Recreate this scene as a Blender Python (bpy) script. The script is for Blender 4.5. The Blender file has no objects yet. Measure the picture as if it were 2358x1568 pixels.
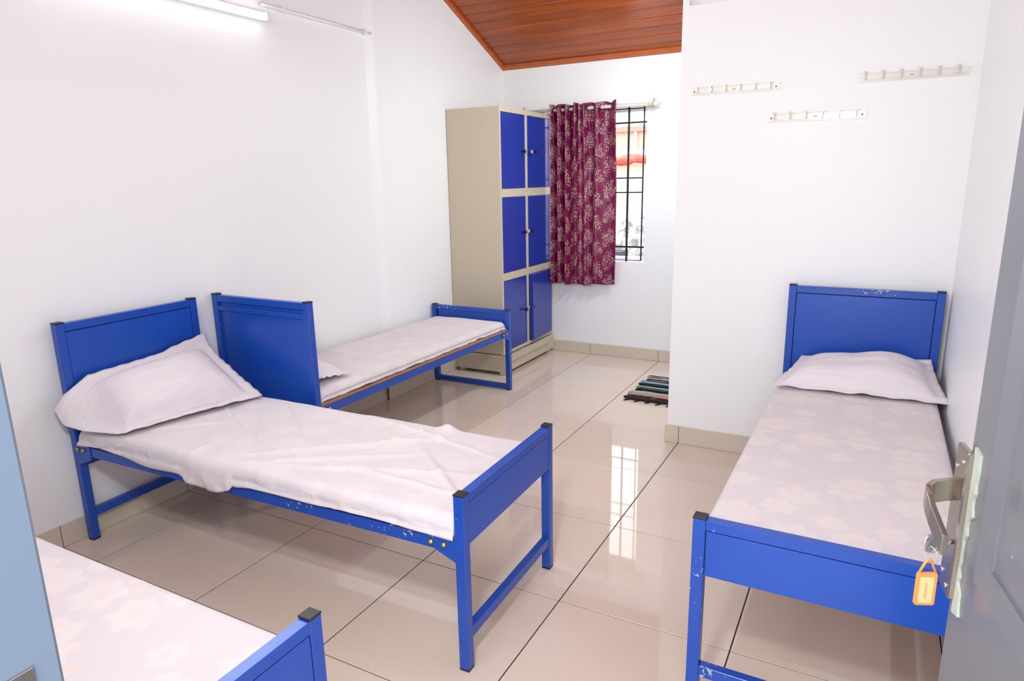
import bpy, bmesh, math, random
from mathutils import Vector, Matrix, noise as mnoise

# ------------------------------------------------------------------ camera, world, lights, exposure
scene = bpy.context.scene
COL = scene.collection
FPX, IMW, IMH = 1549.93, 2358.0, 1568.0
YAW, PITCH, ROLL = -0.49342, -0.23352, -0.018699
CAM = Vector((2.6868, -1.3715, 1.4857))
fwd = Vector((math.sin(YAW) * math.cos(PITCH), math.cos(YAW) * math.cos(PITCH), math.sin(PITCH)))
r0 = Vector((math.cos(YAW), -math.sin(YAW), 0)); u0 = r0.cross(fwd)
RR = math.cos(ROLL) * r0 + math.sin(ROLL) * u0
UU = -math.sin(ROLL) * r0 + math.cos(ROLL) * u0
cam_data = bpy.data.cameras.new('camera'); cam = bpy.data.objects.new('camera', cam_data); COL.objects.link(cam)
cam.matrix_world = Matrix(((RR.x, UU.x, -fwd.x, CAM.x), (RR.y, UU.y, -fwd.y, CAM.y), (RR.z, UU.z, -fwd.z, CAM.z), (0, 0, 0, 1)))
cam_data.sensor_fit = 'HORIZONTAL'; cam_data.sensor_width = 36.0; cam_data.lens = FPX / IMW * 36.0
cam_data.clip_start = 0.02
scene.camera = cam

world = bpy.data.worlds.new('world'); scene.world = world; world.use_nodes = True
bg = world.node_tree.nodes['Background']
bg.inputs[0].default_value = (0.95, 0.97, 1.0, 1); bg.inputs[1].default_value = 2.0

def area_light(name, loc, direction, sx, sy, power, color):
    d = bpy.data.lights.new(name, 'AREA'); d.shape = 'RECTANGLE'; d.size = sx; d.size_y = sy; d.energy = power; d.color = color
    o = bpy.data.objects.new(name, d); COL.objects.link(o); o.location = loc
    o.rotation_euler = Vector(direction).to_track_quat('-Z', 'Y').to_euler()
    return o
TUBE_POWER = 9.2
TUBE_COL = (0.85, 0.965, 1.0)

vs = scene.view_settings
vs.view_transform = 'Standard'; vs.look = 'None'; vs.gamma = 1.0; vs.use_curve_mapping = False
vs.exposure = 1.27
# the photographer's flash, held up beside the camera in the doorway
flash = area_light('flash_light', (2.30, -1.06, 1.93), (-0.6, 1.0, -0.40), 0.16, 0.16, 8.6, (0.97, 0.98, 1.0))

# ------------------------------------------------------------------ helpers
random.seed(4)
def lin(c):
    c = c / 255.0
    return c / 12.92 if c <= 0.04045 else ((c + 0.055) / 1.055) ** 2.4
def rgb(r, g, b): return (lin(r), lin(g), lin(b), 1.0)

class NT:
    def __init__(self, name):
        self.m = bpy.data.materials.new(name); self.m.use_nodes = True
        self.t = self.m.node_tree; self.n = self.t.nodes
        self.b = self.n['Principled BSDF']; self.out = self.n['Material Output']
    def new(self, kind, **kw):
        x = self.n.new(kind)
        for k, v in kw.items():
            if k.startswith('i_'):
                x.inputs[k[2:].replace('_', ' ')].default_value = v
            else: setattr(x, k, v)
        return x
    def link(self, a, b): self.t.links.new(a, b)
    def math(self, op, a, b=None, c=None, clamp=False):
        x = self.n.new('ShaderNodeMath'); x.operation = op; x.use_clamp = clamp
        for i, v in enumerate((a, b, c)):
            if v is None: continue
            if isinstance(v, (int, float)): x.inputs[i].default_value = v
            else: self.link(v, x.inputs[i])
        return x.outputs[0]
    def vmath(self, op, a, b=None):
        x = self.n.new('ShaderNodeVectorMath'); x.operation = op
        for i, v in enumerate((a, b)):
            if v is None: continue
            if isinstance(v, (tuple, list)): x.inputs[i].default_value = v
            else: self.link(v, x.inputs[i])
        return x
    def mix(self, fac, a, b):
        x = self.n.new('ShaderNodeMix'); x.data_type = 'RGBA'
        for sock, v in ((x.inputs[0], fac), (x.inputs[6], a), (x.inputs[7], b)):
            if isinstance(v, (int, float, tuple)): sock.default_value = v
            else: self.link(v, sock)
        return x.outputs[2]
    def coord(self, which='Object'):
        return self.n.new('ShaderNodeTexCoord').outputs[which]
    def noise(self, vec, scale, detail=3.0, rough=0.5):
        x = self.n.new('ShaderNodeTexNoise'); x.inputs['Scale'].default_value = scale
        x.inputs['Detail'].default_value = detail; x.inputs['Roughness'].default_value = rough
        if vec is not None: self.link(vec, x.inputs['Vector'])
        return x.outputs[0]
    def ramp(self, fac, stops):
        x = self.n.new('ShaderNodeValToRGB'); cr = x.color_ramp
        while len(cr.elements) < len(stops): cr.elements.new(0.5)
        for e, (p, c) in zip(cr.elements, stops): e.position = p; e.color = c
        self.link(fac, x.inputs[0]); return x.outputs[0]
    def bump(self, h, strength, dist=0.002):
        x = self.n.new('ShaderNodeBump'); x.inputs['Strength'].default_value = strength; x.inputs['Distance'].default_value = dist
        self.link(h, x.inputs['Height']); self.link(x.outputs[0], self.b.inputs['Normal'])
    def base(self, c, rough=0.5, metal=0.0, spec=0.5):
        if isinstance(c, tuple): self.b.inputs['Base Color'].default_value = c
        else: self.link(c, self.b.inputs['Base Color'])
        self.b.inputs['Roughness'].default_value = rough; self.b.inputs['Metallic'].default_value = metal
        self.b.inputs['Specular IOR Level'].default_value = spec
        return self

M = {}
def simple(name, c, rough=0.5, metal=0.0, spec=0.5, var=0.0, nscale=8.0):
    t = NT(name)
    if var > 0:
        n = t.noise(t.coord(), nscale, 4)
        dark = tuple(v * (1 - var) for v in c[:3]) + (1,)
        lite = tuple(min(1, v * (1 + var)) for v in c[:3]) + (1,)
        t.base(t.mix(n, dark, lite), rough, metal, spec)
    else: t.base(c, rough, metal, spec)
    M[name] = t.m; return t

# wall paint, satin white
t = simple('wall_paint', rgb(245, 245, 246), 0.42, 0, 0.35, 0.006, 1.3)
n = t.noise(t.coord(), 140, 2); t.bump(n, 0.04, 0.001)
# floor tile
t = NT('floor_tile')
n1 = t.noise(t.coord(), 3.0, 5, 0.6)
oi = t.n.new('ShaderNodeObjectInfo')
c = t.mix(n1, rgb(226, 207, 192), rgb(235, 217, 203))
rv = t.math('MULTIPLY_ADD', oi.outputs['Random'], 0.05, 0.96)
hs = t.n.new('ShaderNodeHueSaturation'); t.link(c, hs.inputs['Color']); t.link(rv, hs.inputs['Value'])
t.base(hs.outputs[0], 0.035, 0, 0.5); M['floor_tile'] = t.m
simple('skirting_tile', rgb(214, 202, 185), 0.12, 0, 0.5, 0.02, 4)
simple('grout', rgb(52, 48, 46), 0.8)
simple('skirting_grout', rgb(70, 66, 62), 0.8)
# blue enamel with chips
def paint_metal(name, c, chip=0.70):
    t = NT(name)
    oi = t.n.new('ShaderNodeObjectInfo')
    co = t.vmath('ADD', t.coord(), oi.outputs['Location']).outputs[0]
    n = t.noise(co, 70, 5, 0.6); n2 = t.noise(co, 3.2, 2)
    v = t.math('MULTIPLY', n, n2)
    f = t.math('GREATER_THAN', v, chip * 0.60)
    n3 = t.noise(co, 7, 3)
    dark = tuple(x * 0.93 for x in c[:3]) + (1,); lite = tuple(x * 1.07 for x in c[:3]) + (1,)
    t.base(t.mix(f, t.mix(n3, dark, lite), rgb(178, 182, 190)), 0.3, 0, 0.5)
    M[name] = t.m
paint_metal('blue_paint', rgb(27, 76, 174), 0.70)
paint_metal('blue_panel', rgb(27, 78, 178), 0.85)
simple('seam_dark', rgb(24, 20, 40), 0.7)
simple('black_plastic', rgb(30, 30, 32), 0.45, 0, 0.5, 0.1, 60)
simple('zinc_bolt', rgb(196, 170, 112), 0.3, 0.9)
simple('steel_bolt', rgb(190, 190, 196), 0.3, 0.9)
# plywood
t = NT('plywood'); co = t.coord()
mp = t.n.new('ShaderNodeMapping'); mp.inputs['Scale'].default_value = (1, 1, 30); t.link(co, mp.inputs[0])
n = t.noise(mp.outputs[0], 5, 4)
t.base(t.mix(n, rgb(150, 96, 66), rgb(204, 158, 122)), 0.6); M['plywood'] = t.m
# sheet with faint flower print (mattress ticking showing through)
def sheet_mat(name, strength, scale=6.2):
    t = NT(name); co = t.coord()
    def layer(sc, off, r0, petals, amp):
        mp = t.n.new('ShaderNodeMapping'); mp.inputs['Scale'].default_value = (sc, sc, 0); mp.inputs['Location'].default_value = off
        t.link(co, mp.inputs[0])
        vo = t.n.new('ShaderNodeTexVoronoi'); vo.voronoi_dimensions = '2D'; vo.inputs['Scale'].default_value = 1.0; vo.inputs['Randomness'].default_value = 0.75
        t.link(mp.outputs[0], vo.inputs['Vector'])
        d = t.vmath('SUBTRACT', mp.outputs[0], vo.outputs['Position']).outputs[0]
        sp = t.n.new('ShaderNodeSeparateXYZ'); t.link(d, sp.inputs[0])
        an = t.math('ARCTAN2', sp.outputs[1], sp.outputs[0])
        ln = t.math('SQRT', t.math('ADD', t.math('POWER', sp.outputs[0], 2.0), t.math('POWER', sp.outputs[1], 2.0)))
        sc_ = t.n.new('ShaderNodeSeparateColor'); t.link(vo.outputs['Color'], sc_.inputs[0])
        ph = t.math('MULTIPLY', sc_.outputs[0], 6.28)
        wob = t.math('MULTIPLY_ADD', t.math('COSINE', t.math('ADD', t.math('MULTIPLY', an, petals), ph)), amp, 1.0)
        rad = t.math('MULTIPLY', wob, t.math('MULTIPLY_ADD', sc_.outputs[1], r0 * 0.7, r0 * 0.6))
        q = t.math('DIVIDE', ln, rad)
        f = t.math('SUBTRACT', 1.0, t.math('SMOOTH_MIN', q, 1.25, 0.1), clamp=False)
        inside = t.math('MULTIPLY_ADD', t.math('SUBTRACT', 1.0, q), 4.5, 0.5, clamp=True)
        heart = t.math('MULTIPLY_ADD', t.math('SUBTRACT', 0.32, q), 5.0, 0.4, clamp=True)
        return inside, heart
    a, ha = layer(scale, (0.3, 0.1, 0), 0.37, 6.0, 0.16)
    b, hb = layer(scale * 1.35, (4.1, 2.7, 0), 0.13, 5.0, 0.2)
    base = rgb(224, 215, 219); fl = rgb(232, 222, 222); ht = rgb(236, 214, 210)
    c = t.mix(t.math('MULTIPLY', a, strength), base, fl)
    c = t.mix(t.math('MULTIPLY', ha, 0.55 * strength), c, ht)
    c = t.mix(t.math('MULTIPLY', b, 0.55 * strength), c, ht)
    t.base(c, 0.85, 0, 0.2)
    t.b.inputs['Sheen Weight'].default_value = 0.1
    wv = t.noise(co, 260, 2); t.bump(wv, 0.05, 0.0006)
    M[name] = t.m
sheet_mat('sheet_print', 1.0)
sheet_mat('sheet_faint', 0.6, 6.0)
for nm_, ax_ in (('pillow_cotton', 'X'), ('pillow_cotton_b', 'Y')):
    t = NT(nm_); co = t.coord()
    w = t.n.new('ShaderNodeTexWave'); w.wave_type = 'BANDS'; w.bands_direction = ax_; w.inputs['Scale'].default_value = 14; w.inputs['Distortion'].default_value = 0.6
    t.link(co, w.inputs['Vector'])
    t.base(t.mix(t.math('MULTIPLY', w.outputs['Fac'], 0.55), rgb(234, 226, 230), rgb(228, 219, 225)), 0.85, 0, 0.2); M[nm_] = t.m
# wardrobe
simple('beige_enamel', rgb(204, 191, 168), 0.32, 0, 0.5, 0.02, 3)
simple('locker_blue', rgb(32, 56, 156), 0.22, 0, 0.5, 0.05, 3)
simple('knob_black', rgb(22, 12, 12), 0.12)
simple('hasp_blue', rgb(70, 110, 200), 0.35)
simple('hasp_pale', rgb(214, 206, 192), 0.35)
# ceiling wood
t = NT('ceiling_wood'); co = t.coord()
oi = t.n.new('ShaderNodeObjectInfo')
off = t.n.new('ShaderNodeCombineXYZ'); t.link(t.math('MULTIPLY', oi.outputs['Random'], 40.0), off.inputs[0]); t.link(t.math('MULTIPLY', oi.outputs['Random'], 17.0), off.inputs[1])
ad = t.vmath('ADD', co, off.outputs[0]).outputs[0]
mp = t.n.new('ShaderNodeMapping'); mp.inputs['Scale'].default_value = (1.0, 26, 26); t.link(ad, mp.inputs[0])
n = t.noise(mp.outputs[0], 2.2, 6, 0.62)
mp2 = t.n.new('ShaderNodeMapping'); mp2.inputs['Scale'].default_value = (0.6, 9, 9); t.link(ad, mp2.inputs[0])
n2 = t.noise(mp2.outputs[0], 1.4, 3)
f = t.math('MULTIPLY_ADD', n2, 0.5, t.math('MULTIPLY', n, 0.55))
t.base(t.ramp(f, [(0.3, rgb(94, 40, 8)), (0.5, rgb(146, 66, 16)), (0.72, rgb(188, 88, 18))]), 0.3, 0, 0.5); M['ceiling_wood'] = t.m
t = NT('trim_wood'); n = t.noise(t.coord(), 12, 4)
t.base(t.mix(n, rgb(168, 78, 24), rgb(196, 100, 36)), 0.35); M['trim_wood'] = t.m
simple('ceiling_back', rgb(120, 62, 30), 0.6)
# plastics, metals, doors
simple('pvc_white', rgb(240, 240, 244), 0.35)
simple('rail_plastic', rgb(237, 232, 225), 0.25, 0, 0.5)
simple('hook_clear', rgb(216, 213, 212), 0.12, 0, 0.6)
simple('screw_dark', rgb(120, 112, 108), 0.4, 0.6)
simple('mark_gold', rgb(222, 176, 120), 0.5)
simple('rod_white', rgb(206, 200, 188), 0.3)
simple('grille_black', rgb(18, 20, 18), 0.45)
simple('door_grey', rgb(112, 114, 120), 0.3, 0, 0.5, 0.02, 5)
simple('jamb_grey', rgb(112, 126, 144), 0.35, 0, 0.5, 0.02, 5)
simple('steel', rgb(176, 168, 160), 0.3, 0.95)
simple('steel_bright', rgb(226, 226, 230), 0.18, 0.95)
simple('chipped_plaster', rgb(176, 182, 168), 0.8, 0, 0.3, 0.06, 60)
simple('tag_orange', rgb(246, 150, 78), 0.4)
simple('tag_paper', rgb(255, 196, 140), 0.6)
simple('tag_ink', rgb(226, 140, 84), 0.6)
t = NT('tube_glow'); t.base(rgb(255, 255, 255), 0.4); t.b.inputs['Emission Color'].default_value = (0.95, 0.98, 1, 1); t.b.inputs['Emission Strength'].default_value = 2.4; M['tube_glow'] = t.m
# curtain
t = NT('curtain_cloth'); uv = t.coord('UV')
sp = t.n.new('ShaderNodeSeparateXYZ'); t.link(uv, sp.inputs[0])
CW, CH = 0.145, 0.19
cx = t.math('DIVIDE', sp.outputs[0], CW); ix = t.math('FLOOR', cx)
par = t.math('FRACT', t.math('MULTIPLY', ix, 0.5))
cy = t.math('ADD', t.math('DIVIDE', sp.outputs[1], CH), par)
fx = t.math('MULTIPLY', t.math('SUBTRACT', t.math('FRACT', cx), 0.5), CW)
fy = t.math('MULTIPLY', t.math('SUBTRACT', t.math('FRACT', cy), 0.5), CH)
# canopy density around the tree head
def disc(x0, y0, r):
    dx = t.math('SUBTRACT', fx, x0); dy = t.math('SUBTRACT', fy, y0)
    d = t.math('SQRT', t.math('ADD', t.math('MULTIPLY', dx, dx), t.math('MULTIPLY', dy, dy)))
    return t.math('MULTIPLY_ADD', t.math('DIVIDE', d, r), -1.0, 1.45, clamp=True)
canopy = t.math('MAXIMUM', t.math('MAXIMUM', disc(-0.036, 0.016, 0.040), disc(0.036, 0.006, 0.040)), t.math('MAXIMUM', disc(0.0, 0.052, 0.045), disc(-0.05, -0.04, 0.026)))
vo = t.n.new('ShaderNodeTexVoronoi'); vo.voronoi_dimensions = '2D'; vo.inputs['Scale'].default_value = 1.0; vo.inputs['Randomness'].default_value = 0.7
us = t.n.new('ShaderNodeMapping'); us.inputs['Scale'].default_value = (92, 92, 0); t.link(uv, us.inputs[0]); t.link(us.outputs[0], vo.inputs['Vector'])
d = t.vmath('SUBTRACT', us.outputs[0], vo.outputs['Position']).outputs[0]
ds = t.n.new('ShaderNodeSeparateXYZ'); t.link(d, ds.inputs[0])
sc_ = t.n.new('ShaderNodeSeparateColor'); t.link(vo.outputs['Color'], sc_.inputs[0])
an = t.math('ADD', t.math('ARCTAN2', t.math('ADD', fy, 0.03), fx), t.math('MULTIPLY_ADD', sc_.outputs[0], 1.6, -0.8))
ca, sa = t.math('COSINE', an), t.math('SINE', an)
lx = t.math('ADD', t.math('MULTIPLY', ds.outputs[0], ca), t.math('MULTIPLY', ds.outputs[1], sa))
ly = t.math('SUBTRACT', t.math('MULTIPLY', ds.outputs[1], ca), t.math('MULTIPLY', ds.outputs[0], sa))
ell = t.math('ADD', t.math('POWER', t.math('DIVIDE', lx, 0.44), 2.0), t.math('POWER', t.math('DIVIDE', ly, 0.2), 2.0))
leaf = t.math('MULTIPLY', t.math('LESS_THAN', ell, 1.0), t.math('GREATER_THAN', canopy, t.math('MULTIPLY', sc_.outputs[1], 1.05)))
stem_x = t.math('MULTIPLY', t.math('SINE', t.math('MULTIPLY', fy, 42.0)), 0.008)
stem = t.math('MULTIPLY', t.math('LESS_THAN', t.math('ABSOLUTE', t.math('SUBTRACT', fx, stem_x)), 0.0016), t.math('LESS_THAN', fy, 0.03))
leafcol = t.mix(t.math('GREATER_THAN', sc_.outputs[2], 0.62), rgb(255, 246, 242), rgb(238, 176, 120))
nw = t.noise(uv, 22, 3)
cloth = t.mix(nw, rgb(110, 8, 58), rgb(150, 32, 96))
colr = t.mix(stem, cloth, rgb(222, 160, 190)); colr = t.mix(leaf, colr, leafcol)
t.base(colr, 0.36, 0, 0.5)
tr = t.n.new('ShaderNodeBsdfTranslucent'); t.link(colr, tr.inputs['Color'])
mx = t.n.new('ShaderNodeMixShader'); mx.inputs[0].default_value = 0.30
t.link(t.b.outputs[0], mx.inputs[1]); t.link(tr.outputs[0], mx.inputs[2]); t.link(mx.outputs[0], t.out.inputs['Surface']); M['curtain_cloth'] = t.m
# outdoors
simple('house_pink', rgb(226, 178, 160), 0.8, 0, 0.2, 0.05, 3)
simple('house_cream', rgb(232, 222, 204), 0.8, 0, 0.2, 0.03, 2)
simple('parapet_grey', rgb(150, 132, 116), 0.9, 0, 0.2, 0.25, 12)
t = NT('mossy_concrete'); co = t.coord()
n = t.noise(co, 9, 6, 0.7); n2 = t.noise(co, 2.2, 3)
t.base(t.ramp(t.math('MULTIPLY_ADD', n2, 0.35, t.math('MULTIPLY', n, 0.7)), [(0.38, rgb(70, 70, 68)), (0.52, rgb(140, 140, 138)), (0.64, rgb(222, 222, 218))]), 0.9); M['mossy_concrete'] = t.m
simple('roof_red', rgb(204, 74, 56), 0.7, 0, 0.3, 0.15, 20)
simple('dark_sill', rgb(62, 66, 76), 0.6)
simple('ground', rgb(190, 184, 174), 0.9, 0, 0.2, 0.1, 2)

# ---------------------------------------------------------------- mesh helpers
def link(name, mesh, mat=None, parent=None, loc=(0, 0, 0), rot=(0, 0, 0)):
    o = bpy.data.objects.new(name, mesh); COL.objects.link(o)
    o.location = loc; o.rotation_euler = rot
    if parent is not None: o.parent = parent
    if mat is not None and not mesh.materials: mesh.materials.append(M[mat])
    return o
def tag(o, label, cat, group=None):
    o['label'] = label; o['category'] = cat
    if group: o['group'] = group
    return o
def struct(o): o['kind'] = 'structure'; return o
def empty(name, loc, rz=0.0):
    o = bpy.data.objects.new(name, None); COL.objects.link(o); o.location = loc; o.rotation_euler = (0, 0, rz); o.empty_display_size = 0.1
    return o
def bm_mesh(bm, name, smooth=False):
    me = bpy.data.meshes.new(name); bm.normal_update(); bm.to_mesh(me); bm.free()
    if smooth:
        for p in me.polygons: p.use_smooth = True
    return me
def add_box(bm, x0, x1, y0, y1, z0, z1):
    v = [bm.verts.new(c) for c in ((x0, y0, z0), (x1, y0, z0), (x1, y1, z0), (x0, y1, z0), (x0, y0, z1), (x1, y0, z1), (x1, y1, z1), (x0, y1, z1))]
    for f in ((3, 2, 1, 0), (4, 5, 6, 7), (0, 1, 5, 4), (1, 2, 6, 5), (2, 3, 7, 6), (3, 0, 4, 7)): bm.faces.new([v[i] for i in f])
CACHE = {}
def box(name, x0, x1, y0, y1, z0, z1, mat, parent=None, bevel=0.0, rot=(0, 0, 0), seg=1):
    """box centred on its own origin, placed at its middle"""
    sx, sy, sz = x1 - x0, y1 - y0, z1 - z0
    key = (round(sx, 5), round(sy, 5), round(sz, 5), mat, bevel, seg)
    me = CACHE.get(key)
    if me is None:
        bm = bmesh.new(); add_box(bm, -sx / 2, sx / 2, -sy / 2, sy / 2, -sz / 2, sz / 2)
        if bevel > 0: bmesh.ops.bevel(bm, geom=bm.edges[:], offset=bevel, segments=seg, affect='EDGES', profile=0.5)
        me = bm_mesh(bm, name); CACHE[key] = me
    return link(name, me, mat, parent, ((x0 + x1) / 2, (y0 + y1) / 2, (z0 + z1) / 2), rot)
def prism(name, pts, axis, a0, a1, mat, parent=None, bevel=0.0):
    """polygon pts (2D) extruded along axis ('x','y','z') from a0 to a1"""
    bm = bmesh.new()
    def P(p, a):
        return {'x': (a, p[0], p[1]), 'y': (p[0], a, p[1]), 'z': (p[0], p[1], a)}[axis]
    A = [bm.verts.new(P(p, a0)) for p in pts]; B = [bm.verts.new(P(p, a1)) for p in pts]
    bm.faces.new(A[::-1]); bm.faces.new(B)
    k = len(pts)
    for i in range(k): bm.faces.new((A[i], A[(i + 1) % k], B[(i + 1) % k], B[i]))
    bmesh.ops.recalc_face_normals(bm, faces=bm.faces[:])
    if bevel: bmesh.ops.bevel(bm, geom=bm.edges[:], offset=bevel, segments=1, affect='EDGES')
    return link(name, bm_mesh(bm, name), mat, parent)
def boxes(name, lst, mat, parent=None, bevel=0.0):
    bm = bmesh.new()
    for b in lst: add_box(bm, *b)
    if bevel: bmesh.ops.bevel(bm, geom=bm.edges[:], offset=bevel, segments=1, affect='EDGES')
    return link(name, bm_mesh(bm, name), mat, parent)
def tube_mesh(name, pts, r, n=10, cap=True, flat=None):
    """round tube along a polyline; r number or list; flat = scale of the second axis"""
    bm = bmesh.new(); pts = [Vector(p) for p in pts]; rings = []
    up = Vector((0, 0, 1)); prev = None
    for i, p in enumerate(pts):
        d = (pts[min(i + 1, len(pts) - 1)] - pts[max(i - 1, 0)]).normalized()
        if prev is None:
            a = d.cross(up)
            if a.length < 1e-3: a = d.cross(Vector((1, 0, 0)))
        else: a = prev - d * prev.dot(d)
        a.normalize(); prev = a; b = d.cross(a)
        rr = r[i] if isinstance(r, (list, tuple)) else r
        rings.append([bm.verts.new(p + a * (rr * math.cos(k * 2 * math.pi / n)) + b * (rr * (flat or 1) * math.sin(k * 2 * math.pi / n))) for k in range(n)])
    for A, B in zip(rings, rings[1:]):
        for k in range(n): bm.faces.new((A[k], A[(k + 1) % n], B[(k + 1) % n], B[k]))
    if cap: bm.faces.new(rings[0][::-1]); bm.faces.new(rings[-1])
    bmesh.ops.recalc_face_normals(bm, faces=bm.faces[:])
    return bm_mesh(bm, name, True)
def lathe(name, prof, n=16):
    """profile (r, z) around Z"""
    bm = bmesh.new(); rings = []
    for r, z in prof: rings.append([bm.verts.new((max(r, 1e-5) * math.cos(k * 2 * math.pi / n), max(r, 1e-5) * math.sin(k * 2 * math.pi / n), z)) for k in range(n)])
    for A, B in zip(rings, rings[1:]):
        for k in range(n): bm.faces.new((A[k], A[(k + 1) % n], B[(k + 1) % n], B[k]))
    bm.faces.new(rings[0][::-1]); bm.faces.new(rings[-1])
    bmesh.ops.recalc_face_normals(bm, faces=bm.faces[:])
    return bm_mesh(bm, name, True)
def torus(name, R, r, n=20, m=8):
    bm = bmesh.new(); rings = []
    for i in range(n):
        a = 2 * math.pi * i / n
        rings.append([bm.verts.new(((R + r * math.cos(2 * math.pi * k / m)) * math.cos(a), (R + r * math.cos(2 * math.pi * k / m)) * math.sin(a), r * math.sin(2 * math.pi * k / m))) for k in range(m)])
    for i in range(n):
        A, B = rings[i], rings[(i + 1) % n]
        for k in range(m): bm.faces.new((A[k], B[k], B[(k + 1) % m], A[(k + 1) % m]))
    bmesh.ops.recalc_face_normals(bm, faces=bm.faces[:])
    return bm_mesh(bm, name, True)
def sstep(a, b, x):
    t_ = max(0.0, min(1.0, (x - a) / (b - a))); return t_ * t_ * (3 - 2 * t_)
def interp(tab, x):
    if x <= tab[0][0]: return tab[0][1]
    for (xa, ya), (xb, yb) in zip(tab, tab[1:]):
        if x <= xb:
            f = (x - xa) / (xb - xa); f = f * f * (3 - 2 * f); return ya + (yb - ya) * f
    return tab[-1][1]
def nz(x, y, z=0.0): return mnoise.noise(Vector((x, y, z)))

# ------------------------------------------------------------------ room shell
XL, XLF, XR = -0.245, -0.222, 3.025       # left wall (near part), left wall (rear part), right wall
YF, YB = -1.15, 3.965                    # wall with the door, wall with the window
YP, XP = 2.27, 1.735                     # partition block corner
RIDGE, SL, ZB = 1.4, 0.4222, 2.411       # gable ceiling
ZR = ZB + SL * (YB - RIDGE)
def zc(y): return ZR - SL * abs(y - RIDGE)
TH = 0.2

gable_near = [(YF - TH, 0), (YP, 0), (YP, zc(YP) + .1), (RIDGE, ZR + .1), (YF - TH, zc(YF - TH) + .1)]
wl = struct(prism('wall_left', gable_near, 'x', XL - TH, XL, 'wall_paint'))
# rear stretch stands slightly proud, with a soft plaster return facing the door
wr = struct(prism('wall_left_rear', [(XL - TH, YP - 0.005), (XL - 0.001, YP - 0.075), (XLF - 0.006, YP - 0.012), (XLF, YP), (XLF, YB), (XL - TH, YB)], 'z', 0, 3.2, 'wall_paint'))
struct(prism('wall_right', [(YF - TH, 0), (YB, 0), (YB, zc(YB) + .1), (RIDGE, ZR + .1), (YF - TH, zc(YF - TH) + .1)], 'x', XR, XR + TH, 'wall_paint'))
# window wall
WX0, WX1, WZ0, WZ1 = 0.10, 1.045, 0.815, 2.03
struct(boxes('wall_back', [(XL - TH, WX0, YB, YB + TH, 0, 2.6), (WX1, XR + TH, YB, YB + TH, 0, 2.6), (WX0, WX1, YB, YB + TH, 0, WZ0), (WX0, WX1, YB, YB + TH, WZ1, 2.6)], 'wall_paint'))
# partition block (its upper face is set back a little)
struct(boxes('wall_partition', [(XP, XR, YP, YB, 0, 2.315), (XP, XP + 0.033, YP, YB, 2.315, 2.44), (XP + 0.033, XR, YP + 0.03, YB, 2.315, 2.44)], 'wall_paint'))
struct(prism('wall_partition_upper', [(YP + 0.03, 2.44), (YB, 2.41), (YB, zc(YB) + .05), (YP + 0.03, zc(YP) + .05)], 'x', XP, XR, 'wall_paint'))
# wall with the doorway
DX0, DX1, DZ = 2.155, 3.005, 2.08
struct(boxes('wall_front', [(XL - TH, DX0, YF - TH, YF, 0, 2.6), (DX1, XR + TH, YF - TH, YF, 0, 2.6), (DX0, DX1, YF - TH, YF, DZ, 2.6)], 'wall_paint'))

# floor: grout bed with separate tiles
fl = struct(boxes('floor', [(XL - TH, XR + TH, YF - 1.9, YB + TH, -0.12, -0.0018)], 'grout'))
GX, GY = 0.0044, 0.0030
xs = [XL] + [0.6 * k for k in range(0, 6)] + [XR]
ys = [-3.0] + [0.6 * k for k in range(-4, 7)] + [YB]
for i in range(len(xs) - 1):
    for j in range(len(ys) - 1):
        x0, x1, y0, y1 = xs[i], xs[i + 1], ys[j], ys[j + 1]
        if x0 >= 1.79 and y0 >= 2.39: continue
        if y1 < YF - 0.7 and False: continue
        box('tile', x0 + GX / 2, x1 - GX / 2, y0 + GY / 2, y1 - GY / 2, -0.012, 0.0, 'floor_tile', fl, 0.0009)

# skirting tiles
def skirting(name, axis, const, side, a0, a1, joints, h, thick=0.011):
    base = struct(box(name, *( (a0, a1, *sorted((const, const + side * thick * 0.6))) if axis == 'x' else (*sorted((const, const + side * thick * 0.6)), a0, a1)), 0.0, h - 0.004, 'skirting_grout'))
    bx_, by_, bz_ = base.location
    cuts = [a0] + [j for j in joints if a0 < j < a1] + [a1]
    for c0, c1 in zip(cuts, cuts[1:]):
        lo, hi = sorted((const + side * 0.001, const + side * thick))
        if axis == 'x': o = box('tile', c0 + .0015, c1 - .0015, lo, hi, 0.001, h, 'skirting_tile', base, 0.0012)
        else: o = box('tile', lo, hi, c0 + .0015, c1 - .0015, 0.001, h, 'skirting_tile', base, 0.0012)
        o.location = Vector(o.location) - Vector((bx_, by_, bz_))
    return base
skirting('baseboard_left', 'y', XL, 1, YF, YP - 0.08, [-0.6, 0.0, 0.6, 1.2, 1.8], 0.10)
skirting('baseboard_left_rear', 'y', XLF, 1, YP - 0.082, YB, [2.43, 3.03, 3.63], 0.10)
skirting('baseboard_back', 'x', YB, -1, XLF, XP, [0.0, 0.593, 1.195], 0.097)
skirting('baseboard_partition', 'x', YP, -1, XP - 0.011, XR, [1.803, 2.403, 3.0], 0.103)
skirting('baseboard_partition_side', 'y', XP, -1, YP, 2.75, [2.4], 0.103)
skirting('baseboard_right', 'y', XR, -1, YF, YP, [-0.6, 0.0, 0.6, 1.2, 1.8], 0.10)
skirting('baseboard_front', 'x', YF, 1, XL, DX0 - 0.06, [0.0, 0.6, 1.2, 1.8], 0.10)

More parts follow.
